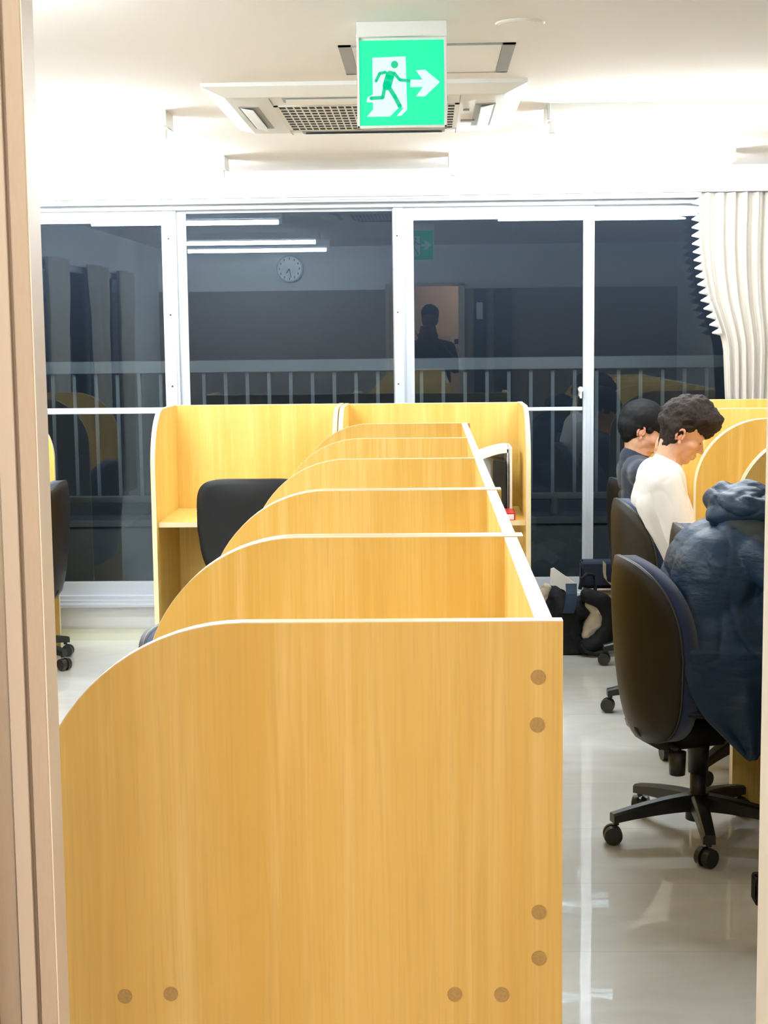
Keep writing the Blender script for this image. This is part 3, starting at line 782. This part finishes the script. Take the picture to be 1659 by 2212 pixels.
def hand(bm, W, fwd, up, s=1, curl=.9, spread=.2, side=1):
    """palm + five bent fingers from wrist W"""
    W = Vector(W); f = Vector(fwd).normalized(); u = Vector(up).normalized(); sd = f.cross(u).normalized()*side; u = sd.cross(f).normalized()*side if side == 1 else f.cross(sd).normalized()*-1
    pc = W+f*.045*s
    ball(bm, pc, (.046*s, .040*s, .015*s), 14, Matrix((f, sd, f.cross(sd))).transposed())
    L = [.070, .078, .073, .058]
    for i in range(4):
        o = pc+f*.036*s+sd*(.030-.020*i)*s
        d = f.copy(); p = o; r = .0085*s
        for sg_, q in enumerate((.45, .32, .23)):
            d = (d-u*curl*(.35+.2*sg_)).normalized() if True else d
            n_ = p+d*L[i]*q*s; caps(bm, p, r, n_, r*.9, 8); p = n_; r *= .9
    p = pc+sd*.034*s-f*.02*s; d = (f*.6+sd*.7-u*.3).normalized(); r = .0105*s
    for q in (.032, .028, .022):
        n_ = p+d*q*s; caps(bm, p, r, n_, r*.9, 8); p = n_; r *= .88; d = (d+f*.35-u*.25).normalized()

def hair_mesh(name, blobs, m, par, vox, amp, sc, Rm=None, cut=None, it=3, cell=None):
    b = BM()
    for c, r in blobs: ball(b, c, r, 24, Rm)
    o = obj(name, b, m, par)
    def dsp(p):
        v = amp*fbm(p, sc, 3)
        if cell:
            d, pts = noise.voronoi(Vector(p)*cell[0]); v += cell[1]*(.45-min(d[0], .9))
        return max(v+.003, -.004)
    return smooth_mesh(o, vox, it, dsp)

# ---- person in the white shirt (local = world coordinates, empty at the seat base)
def person(name_loc, label):
    return empty('person', name_loc, label=label, cat='person')
def seated(P, Y, hip, waist, chest, upper, neckb, headO, pitch, shirt, near_arm, far_arm, label, s=.95, hairfn=None, foldamp=.006, extra_shirt=None, sr=(.125, .115, .118, .10), shw=.175, legs=True, sleeve='short', hands=True, vox=.0075):
    p = P; base = Vector(p.location)
    Lc = lambda v: Vector(v)-base
    # body: head, neck, arms, hands
    b = BM()
    T, Rm = head_parts(b, Lc(headO), pitch, s)
    nb = Lc(neckb)
    chain(b, [(nb+Vector((-.005, 0, -.05)), .060), (nb+Vector((.01, 0, .02)), .053), (T(-.012, 0, -.045), .052)])
    chain(b, [(nb+Vector((0, 0, -.05)), .06), (Lc(chest), .09)])
    for arm in (near_arm, far_arm):
        sh, el, wr, hf = arm
        chain(b, [(Lc(chest), .07), (Lc(sh), .045), (Lc(el), .040), (Lc(wr), .026)])
        hand(b, Lc(wr), hf[0], hf[1], .95, hf[2])
    body = obj('body', b, 'skin', p); smooth_mesh(body, .0048, 2)
    ear(T, Rm, -1, p, s); ear(T, Rm, 1, p, s); face_bits(T, Rm, p, s)
    # shirt
    b = BM()
    H_, Wa, Ch, Up = Lc(hip), Lc(waist), Lc(chest), Lc(upper)
    for yo in (-.075, 0, .075):
        v = Vector((0, yo, 0)); k3 = 1 if yo == 0 else .9
        chain(b, [(H_+v, sr[0]*k3), (Wa+v, sr[1]*k3), (Ch+v*1.15, sr[2]*k3), (Up+v*1.2, sr[3]*k3)])
    for sgn, arm in ((-1, near_arm), (1, far_arm)):
        sh, el, wr, hf = [Lc(q) if i < 3 else q for i, q in enumerate(arm)]
        chain(b, [(Up+Vector((0, sgn*.06, 0)), .075), (sh, .064)])
        if sleeve == 'short': chain(b, [(sh, .064), (sh.lerp(el, .93), .060)])
        else: chain(b, [(sh, .066), (el, .058), (wr.lerp(el, .06), .042)])
    chain(b, [(Up, .085), (nb+Vector((-.004, 0, -.012)), .064)])
    if extra_shirt: extra_shirt(b, Lc)
    sh_ = obj('shirt' if sleeve == 'short' else 'jacket', b, shirt, p)
    cut = None
    def dsp(q):
        st = Vector((q.x*1.0, q.y*.8, q.z*.55))
        v = foldamp*.8*fbm(st, 7, 2)
        r = abs(noise.noise(Vector((q.x*6+q.z*5, q.y*3, q.z*4-q.x*6))*1.1)); v -= foldamp*.6*max(0, .10-r)/.10
        return v
    smooth_mesh(sh_, vox, 7, dsp)
    if legs:
        b = BM()
        for sgn in (-1, 1):
            hp = H_+Vector((.02, sgn*.09, -.02)); kn = Vector((hp.x+.40, hp.y, .50-base.z)); an = Vector((kn.x-.08, kn.y, .09))
            chain(b, [(hp, .088), (kn, .062), (an, .042)])
            chain(b, [(an+Vector((0, 0, -.045)), .040), (an+Vector((.16, 0, -.055)), .034)])
        chain(b, [(H_+Vector((0, -.06, 0)), .10), (H_+Vector((0, .06, 0)), .10)])
        smooth_mesh(obj('trousers', b, 'trouser', p), .012, 4)
    return T, Rm, p

Y1 = 5.95
P1 = person((.98, Y1, 0), 'person in a white shirt reading with head bowed, seated in the right row')
T1, R1, _ = seated(P1, Y1, hip=(1.0, Y1, .54), waist=(.965, Y1, .67), chest=(.900, Y1, .85), upper=(.905, Y1, .945), neckb=(.925, Y1, 1.005),
    headO=(.984, Y1, 1.134), pitch=math.radians(27), shirt='tee',
    near_arm=((.895, Y1-.185, .945), (.950, Y1-.235, .745), (1.16, Y1-.14, .775), ((1, .35, -.1), (0, 0, 1), .5)),
    far_arm=((.91, Y1+.185, .94), (1.0, Y1+.235, .745), (1.18, Y1+.12, .775), ((1, -.35, -.1), (0, 0, 1), .5)),
    label='', sr=(.118, .114, .115, .094), foldamp=.005)
L1 = lambda x, z, y=0: (x-.98, y, z)
hair_mesh('hair', [(L1(1.015, 1.192), (.100, .088, .075)), (L1(.962, 1.165), (.066, .080, .075)), (L1(.935, 1.125), (.034, .066, .058)), (L1(1.078, 1.172), (.058, .076, .052)),
                   (L1(1.092, 1.148), (.040, .062, .036)), (L1(1.04, 1.225), (.060, .060, .042)), (L1(.975, 1.215), (.055, .060, .045)), (L1(1.005, 1.150, 0), (.055, .082, .030)), (L1(.925, 1.09), (.022, .052, .035)), (L1(1.075, 1.135), (.035, .060, .030)), (L1(1.045, 1.150), (.055, .074, .035))],
          'hair', P1, .0034, .011, 24, cell=(34, .004), it=1)

Y2 = 6.80
P2 = person((1.05, Y2, 0), 'black-haired person in a navy shirt, hand at mouth, seated behind the white-shirted one')
T2, R2, _ = seated(P2, Y2, hip=(1.03, Y2, .54), waist=(.995, Y2, .66), chest=(.945, Y2, .80), upper=(.925, Y2, .895), neckb=(.915, Y2, .965),
    headO=(.952, Y2, 1.092), pitch=math.radians(24), shirt='navyshirt',
    near_arm=((.93, Y2-.18, .90), (1.05, Y2-.22, .765), (1.005, Y2-.13, .930), ((-.12, .15, 1), (-1, .2, .1), .8)),
    far_arm=((.94, Y2+.18, .90), (1.06, Y2+.22, .765), (1.2, Y2+.1, .775), ((1, -.3, 0), (0, 0, 1), .5)),
    label='', sr=(.118, .110, .110, .090), foldamp=.007)
L2 = lambda x, z, y=0: (x-1.05, y, z)
hair_mesh('hair', [(L2(.948, 1.135), (.098, .088, .082)), (L2(.905, 1.105), (.062, .080, .070)), (L2(.885, 1.070), (.030, .062, .042)), (L2(1.005, 1.115), (.055, .078, .045)),
                   (L2(1.025, 1.095), (.032, .066, .034)), (L2(.975, 1.085), (.022, .083, .022)), (L2(.93, 1.10), (.05, .083, .03))],
          'hair2', P2, .0036, .003, 22, it=4)

Y3 = 4.50
P3 = person((.86, Y3, 0), 'person hunched forward in a navy hooded jacket whose hem hangs off the near chair')
def jacket_extra(b, Lc):
    # coat skirt draping over the near side of the seat
    # levels: z, x left, x right, y of the cloth
    LV = [(.95, .84, 1.02, -.10), (.86, .78, 1.06, -.155), (.76, .735, 1.08, -.195), (.66, .715, 1.09, -.222), (.56, .722, 1.08, -.236), (.48, .742, 1.05, -.243), (.412, .788, 1.0, -.248), (.352, .852, .955, -.250), (.300, .905, .925, -.250)]
    nx = 8; F = []; K = []
    for z, xa, xc, y in LV:
        F.append([b.verts.new((xa+(xc-xa)*i/nx-.86, y+.008*math.sin(i*1.7+z*9), z)) for i in range(nx+1)])
        K.append([b.verts.new((xa+(xc-xa)*i/nx-.86, y+.045, z)) for i in range(nx+1)])
    for a in range(len(LV)-1):
        for i in range(nx):
            b.faces.new((F[a][i], F[a][i+1], F[a+1][i+1], F[a+1][i])); b.faces.new((K[a][i], K[a+1][i], K[a+1][i+1], K[a][i+1]))
        for i in (0, nx): b.faces.new((F[a][i], F[a+1][i], K[a+1][i], K[a][i]) if i == 0 else (F[a][i], K[a][i], K[a+1][i], F[a+1][i]))
    for a in (0, len(LV)-1):
        for i in range(nx): b.faces.new((F[a][i], K[a][i], K[a][i+1], F[a][i+1]) if a == 0 else (F[a][i], F[a][i+1], K[a][i+1], K[a][i]))
    P = [(.74, .62), (.79, .50), (.85, .47), (1.06, .50), (1.10, .62)]
    prism(b, [(x-.86, z) for x, z in P], 'y', -.24, .22)
T3, R3, _ = seated(P3, Y3, hip=(.865, Y3, .58), waist=(.805, Y3, .70), chest=(.845, Y3, .82), upper=(.945, Y3, .905), neckb=(1.02, Y3, .985),
    headO=(1.095, Y3, 1.095), pitch=math.radians(40), shirt='jacket',
    near_arm=((.945, Y3-.185, .885), (1.05, Y3-.26, .745), (1.28, Y3-.12, .775), ((1, .35, -.1), (0, 0, 1), .5)),
    far_arm=((.965, Y3+.185, .885), (1.08, Y3+.25, .745), (1.28, Y3+.12, .775), ((1, -.35, -.1), (0, 0, 1), .5)),
    label='', sr=(.130, .150, .150, .115), foldamp=.008, extra_shirt=jacket_extra, sleeve='long')
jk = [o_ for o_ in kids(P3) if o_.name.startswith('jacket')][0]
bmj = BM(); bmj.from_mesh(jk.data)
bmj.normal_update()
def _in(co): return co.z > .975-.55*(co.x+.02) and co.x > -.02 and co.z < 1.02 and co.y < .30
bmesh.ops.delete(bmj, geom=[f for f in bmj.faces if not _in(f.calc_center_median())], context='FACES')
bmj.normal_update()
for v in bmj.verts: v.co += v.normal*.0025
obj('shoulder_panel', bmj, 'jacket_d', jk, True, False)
b = BM(); L3 = lambda x, z, y=0: Vector((x-.86, y, z))
# bunched hood lying round the neck
for k2 in range(2):
    pts = []
    for i in range(13):
        a = PI*(i/12)*1.15-.25
        pts.append((L3(.955-.105*math.sin(a)+.02*k2, 1.005+.022*k2+.018*math.sin(a), .135*math.cos(a)*(1-.25*k2)), .036-.006*k2+.006*math.sin(5*a+k2)))
    chain(b, pts)
chain(b, [(L3(.86, 1.01, -.03), .036), (L3(.90, 1.045, -.04), .032), (L3(.935, 1.058, -.03), .030), (L3(.975, 1.04, -.05), .03)])
chain(b, [(L3(.84, .985, -.05), .034), (L3(.90, .985, -.10), .036), (L3(.97, .975, -.13), .034)])
hd = obj('hood', b, 'jacket', P3); smooth_mesh(hd, .0055, 4, lambda q: .007*fbm(q, 14, 2)-.006*max(0, .12-abs(noise.noise(Vector((q.x*10, q.y*8, q.z*20)))))/.12)
hair_mesh('hair', [((T3(-.005, 0, .045)), (.108, .088, .098)), ((T3(-.05, 0, .0)), (.055, .075, .07)), ((T3(.06, 0, .06)), (.05, .07, .045))], 'hair', P3, .005, .006, 30, Rm=R3, cell=(45, .010), it=1)

# ---- photographer, seen only as a reflection
P4 = person((.03, -.30, 0), 'dark silhouetted person holding a phone up, reflected in the window')
def U4(x, y, z): return Vector((x, y, z))
b = BM()
ball(b, (0, 0, 1.665), (.075, .095, .10), 24); ball(b, (0, .03, 1.60), (.06, .07, .07), 20); ball(b, (0, .095, 1.62), (.014, .02, .02), 12)
ball(b, (0, .05, 1.555), (.035, .04, .03), 14)
for sx in (-1, 1): ball(b, (sx*.077, 0, 1.635), (.008, .016, .03), 12)
chain(b, [(U4(0, 0, 1.58), .055), (U4(0, -.02, 1.44), .065)])
for sx in (-1, 1):
    chain(b, [(U4(0, -.02, 1.42), .06), (U4(sx*.18, -.02, 1.37), .055), (U4(sx*.245, .06, 1.16), .045), (U4(sx*.075-.02, .225, 1.45), .028)])
    hand(b, (sx*.075-.02, .225, 1.45), (-sx*.25, .12, 1), (0, 1, 0), .9, .6)
smooth_mesh(obj('body', b, mat('shadowed_skin', (.07, .045, .035), .6), P4), .008, 3)  # silhouette shade is put into this skin colour
b = BM()
for yo in (-.1, 0, .1): chain(b, [(U4(yo, -.02, .95), .11), (U4(yo, -.02, 1.15), .105), (U4(yo*1.05, -.02, 1.34), .095)])
for sx in (-1, 1): chain(b, [(U4(sx*.1, -.02, 1.38), .07), (U4(sx*.19, -.02, 1.36), .066), (U4(sx*.25, .06, 1.16), .058), (U4(sx*.10-.02, .19, 1.40), .040)])
chain(b, [(U4(0, -.02, 1.40), .08), (U4(0, -.01, 1.46), .07)])
smooth_mesh(obj('sweater', b, 'navyshirt', P4), .010, 5)
b = BM()
for sx in (-1, 1):
    chain(b, [(U4(sx*.09, -.02, .90), .095), (U4(sx*.10, 0, .50), .062), (U4(sx*.11, -.02, .10), .045)]); chain(b, [(U4(sx*.11, -.04, .045), .04), (U4(sx*.12, .14, .035), .032)])
smooth_mesh(obj('trousers', b, 'trouser', P4), .012, 4)
hair_mesh('hair', [((0, -.02, 1.71), (.088, .105, .085)), ((0, -.045, 1.65), (.084, .07, .09))], 'hair2', P4, .006, .006, 26, it=2)
b = BM(); box(b, -.036, .036, -.016, -.008, 1.425, 1.572, .003); ph = tag(obj('smartphone', b, 'blackpl'), 'dark smartphone held up by the reflected photographer', 'phone')

# ------------------------------------------------------------------ bags by the window
tb = empty('tote_bag', (.62, 7.16, 0), label='slumped black tote bag with white paper inside, on the floor by the window', cat='bag')
b = BM(); chain(b, [((-.06, 0, .06), .062), ((.06, 0, .05), .055), ((.02, 0, .20), .085), ((-.03, 0, .27), .055)]); chain(b, [((-.06, 0, .06), .06), ((-.06, 0, .24), .05)]); chain(b, [((.02, 0, .2), .08), ((.12, 0, .22), .055)])
box(b, -.11, .10, -.06, .06, .004, .08)
smooth_mesh(obj('body', b, 'bag', tb), .006, 3, lambda q: .012*fbm(q, 14, 3) if q.z > .02 else 0)
b = BM(); ribbon(b, [(.045, -.075, .345), (.045, -.098, .30), (.04, -.104, .25), (.03, -.102, .21)], (1, 0, 0), .052, .004); obj('strap', b, 'strap', tb)
b = BM(); tube(b, [(.09, -.03, .31), (.10, -.02, .36), (.125, 0, .378), (.16, .02, .37), (.17, .02, .31), (.155, .01, .27)], .009, 8); obj('handle', b, 'bag', tb)
b = BM(); prism(b, [(-.05, .33), (-.045, .405), (-.03, .41), (.045, .355), (.07, .335), (.03, .30)], 'y', -.01, .005); obj('paper_insert', b, 'paper', tb)
b = BM(); chain(b, [((-.10, -.03, .26), .03), ((-.07, -.03, .315), .026)]); chain(b, [((-.10, -.03, .26), .03), ((-.085, -.03, .215), .022)]); smooth_mesh(obj('pouch', b, 'canvas', tb), .004, 2, lambda q: .006*fbm(q, 40, 2))

sb = empty('shoulder_bag', (.80, 7.10, 0), label='dark rounded bag leaning between the tote and the window, cream panel on its side', cat='bag')
b = BM(); pts = [((-.055, 0, .045), .042), ((.0, 0, .07), .045), ((.05, 0, .13), .045), ((.05, 0, .20), .045), ((.01, 0, .26), .04), ((-.06, 0, .285), .035)]; chain(b, pts)
smooth_mesh(obj('body', b, 'bag', sb), .005, 3, lambda q: .006*fbm(q, 18, 2))
b = BM(); chain(b, [((-.05, .02, .10), .035), ((-.02, .02, .15), .045), ((.005, .02, .21), .035), ((-.04, .02, .24), .03)]); smooth_mesh(obj('side_panel', b, 'canvas', sb), .005, 3, lambda q: .006*fbm(q, 30, 2))
b = BM(); tube(b, [(-.09, -.04, .06), (-.07, -.05, .03), (-.02, -.05, .012), (.04, -.05, .014)], .008, 8); obj('strap', b, 'bag', sb)

nb_ = empty('box_bag', (.80, 7.27, 0), label='navy box bag with beige stripe stacked on the cream canvas bag by the window', cat='bag')
b = BM(); box(b, -.075, .115, -.05, .05, .302, .428, .012); o = obj('body', b, 'bagnavy', nb_)
b = BM(); ribbon(b, [(.035, -.053, .425), (.035, -.053, .375), (.040, -.053, .345), (.055, -.053, .325), (.085, -.053, .315), (.11, -.053, .313)], (.7, 0, -.7), .022, .004); obj('stripe', b, 'canvas', nb_)
b = BM(); box(b, .075, .112, -.055, -.05, .345, .385, .002); obj('patch', b, 'canvas', nb_)
cb = empty('canvas_bag', (.90, 7.27, 0), label='crumpled cream canvas bag on the floor under the navy box bag', cat='bag')
b = BM(); chain(b, [((-.15, 0, .09), .085), ((.04, 0, .09), .085), ((.03, 0, .20), .08), ((-.14, 0, .20), .075), ((-.15, 0, .09), .085)]); box(b, -.2, .1, -.07, .07, .004, .06); box(b, -.16, .06, -.06, .06, .20, .298)
smooth_mesh(obj('body', b, 'canvas', cb), .007, 3, lambda q: .014*fbm(q, 16, 3) if .03 < q.z < .285 else 0)
b = BM(); prism(b, [(-.07, .18), (-.05, .255), (-.01, .20), (.05, .21), (.06, .16)], 'y', -.11, -.10); obj('paper_insert', b, 'paper', cb)
# black backpack whose edge shows beside the right door frame
bp = empty('backpack', (.90, 3.62, 0), label='black backpack edge with buckles at the right side beside the door frame', cat='bag')
b = BM(); chain(b, [((0, 0, .09), .085), ((0, 0, .22), .085), ((.02, 0, .30), .06)]); box(b, -.08, .10, -.07, .07, .004, .08)
smooth_mesh(obj('body', b, 'bag', bp), .006, 3, lambda q: .006*fbm(q, 20, 2) if q.z > .02 else 0)
b = BM(); box(b, -.115, -.07, -.03, .03, .13, .20, .008); obj('side_pocket', b, 'bag', bp)
b = BM(); box(b, -.075, -.055, -.088, -.08, .235, .245, .003); box(b, -.07, -.05, -.09, -.08, .09, .105, .003); obj('buckle', b, 'alu_g', bp)

# ------------------------------------------------------------------ doorway wall things seen in reflection
ck = empty('wall_clock', (-1.235, 1.27, 2.10), label='round white wall clock, reflected in the dark window', cat='clock')
b = BM(); cone(b, (0, 0, 0), (0, .03, 0), .122, .118, 48); obj('rim', b, 'alu_g', ck, False)
b = BM(); cone(b, (0, .0295, 0), (0, .032, 0), .108, .108, 48); obj('face', b, 'clockf', ck)
b = BM()
for i in range(12):
    a = i*PI/6; x, z_ = .09*math.sin(a), .09*math.cos(a); box(b, x-.004, x+.004, .032, .034, z_-.010, z_+.010)
obj('numerals', b, 'dark', ck)
for nm, a, l, ww in (('hour_hand', math.radians(215), .05, .004), ('minute_hand', math.radians(170), .08, .003)):
    b = BM(); box(b, -ww, ww, .034, .036, 0, l); o = obj(nm, b, 'dark', ck); o.rotation_euler = (0, a, 0)
d2 = empty('door_2', (.40, 1.27, 0), kind='structure', label='dark blue parked door leaf beside the doorway, seen reflected', cat='door')
b = BM(); box(b, .02, .13, 0, .035, 0, 1.90, .003); obj('door_leaf', b, mat('dark_blue_door', (.03, .05, .08), .5), d2)
b = BM(); box(b, .045, .10, .036, .037, 1.63, 1.78); obj('notice', b, 'paper', d2)
b = BM(); box(b, .20, .36, 0, .03, 0, 1.90, .003); obj('dark_cupboard_panel', b, mat('dark_grey_panel', (.09, .10, .11), .6), d2)
ic = empty('wall_panel', (.325, -1.6, 1.40), label='small framed wall control panel in the corridor, reflected behind the photographer', cat='control panel')
b = BM(); box(b, -.075, .075, 0, .02, -.06, .065, .003); obj('cover', b, 'cream', ic)
b = BM(); box(b, -.03, .03, .0205, .022, -.015, .04); obj('screen', b, 'dark', ic)
# corridor lamp
cl = empty('corridor_light', (.45, -1.15, 2.35), label='warm round ceiling light in the corridor outside the doorway', cat='light')
b = BM(); cone(b, (0, 0, -.02), (0, 0, 0), .10, .11, 32); obj('rim', b, 'white', cl)
b = BM(); cone(b, (0, 0, -.03), (0, 0, -.019), .07, .09, 32); obj('diffuser', b, mat('warm_diffuser', (1, .9, .8), .5, emis=(1, .66, .45), estr=170), cl)
cl = empty('corridor_light', (-.45, .25, 2.35), label='long warm-white light panel on the corridor ceiling near the doorway', cat='light')
b = BM(); box(b, -.32, .32, -.10, .10, -.02, 0, .004); obj('housing', b, 'white', cl)
b = BM(); box(b, -.30, .30, -.08, .08, -.032, -.019, .004); obj('diffuser', b, mat('corridor_diffuser', (1, .95, .9), .5, emis=(1, .955, .86), estr=30), cl)
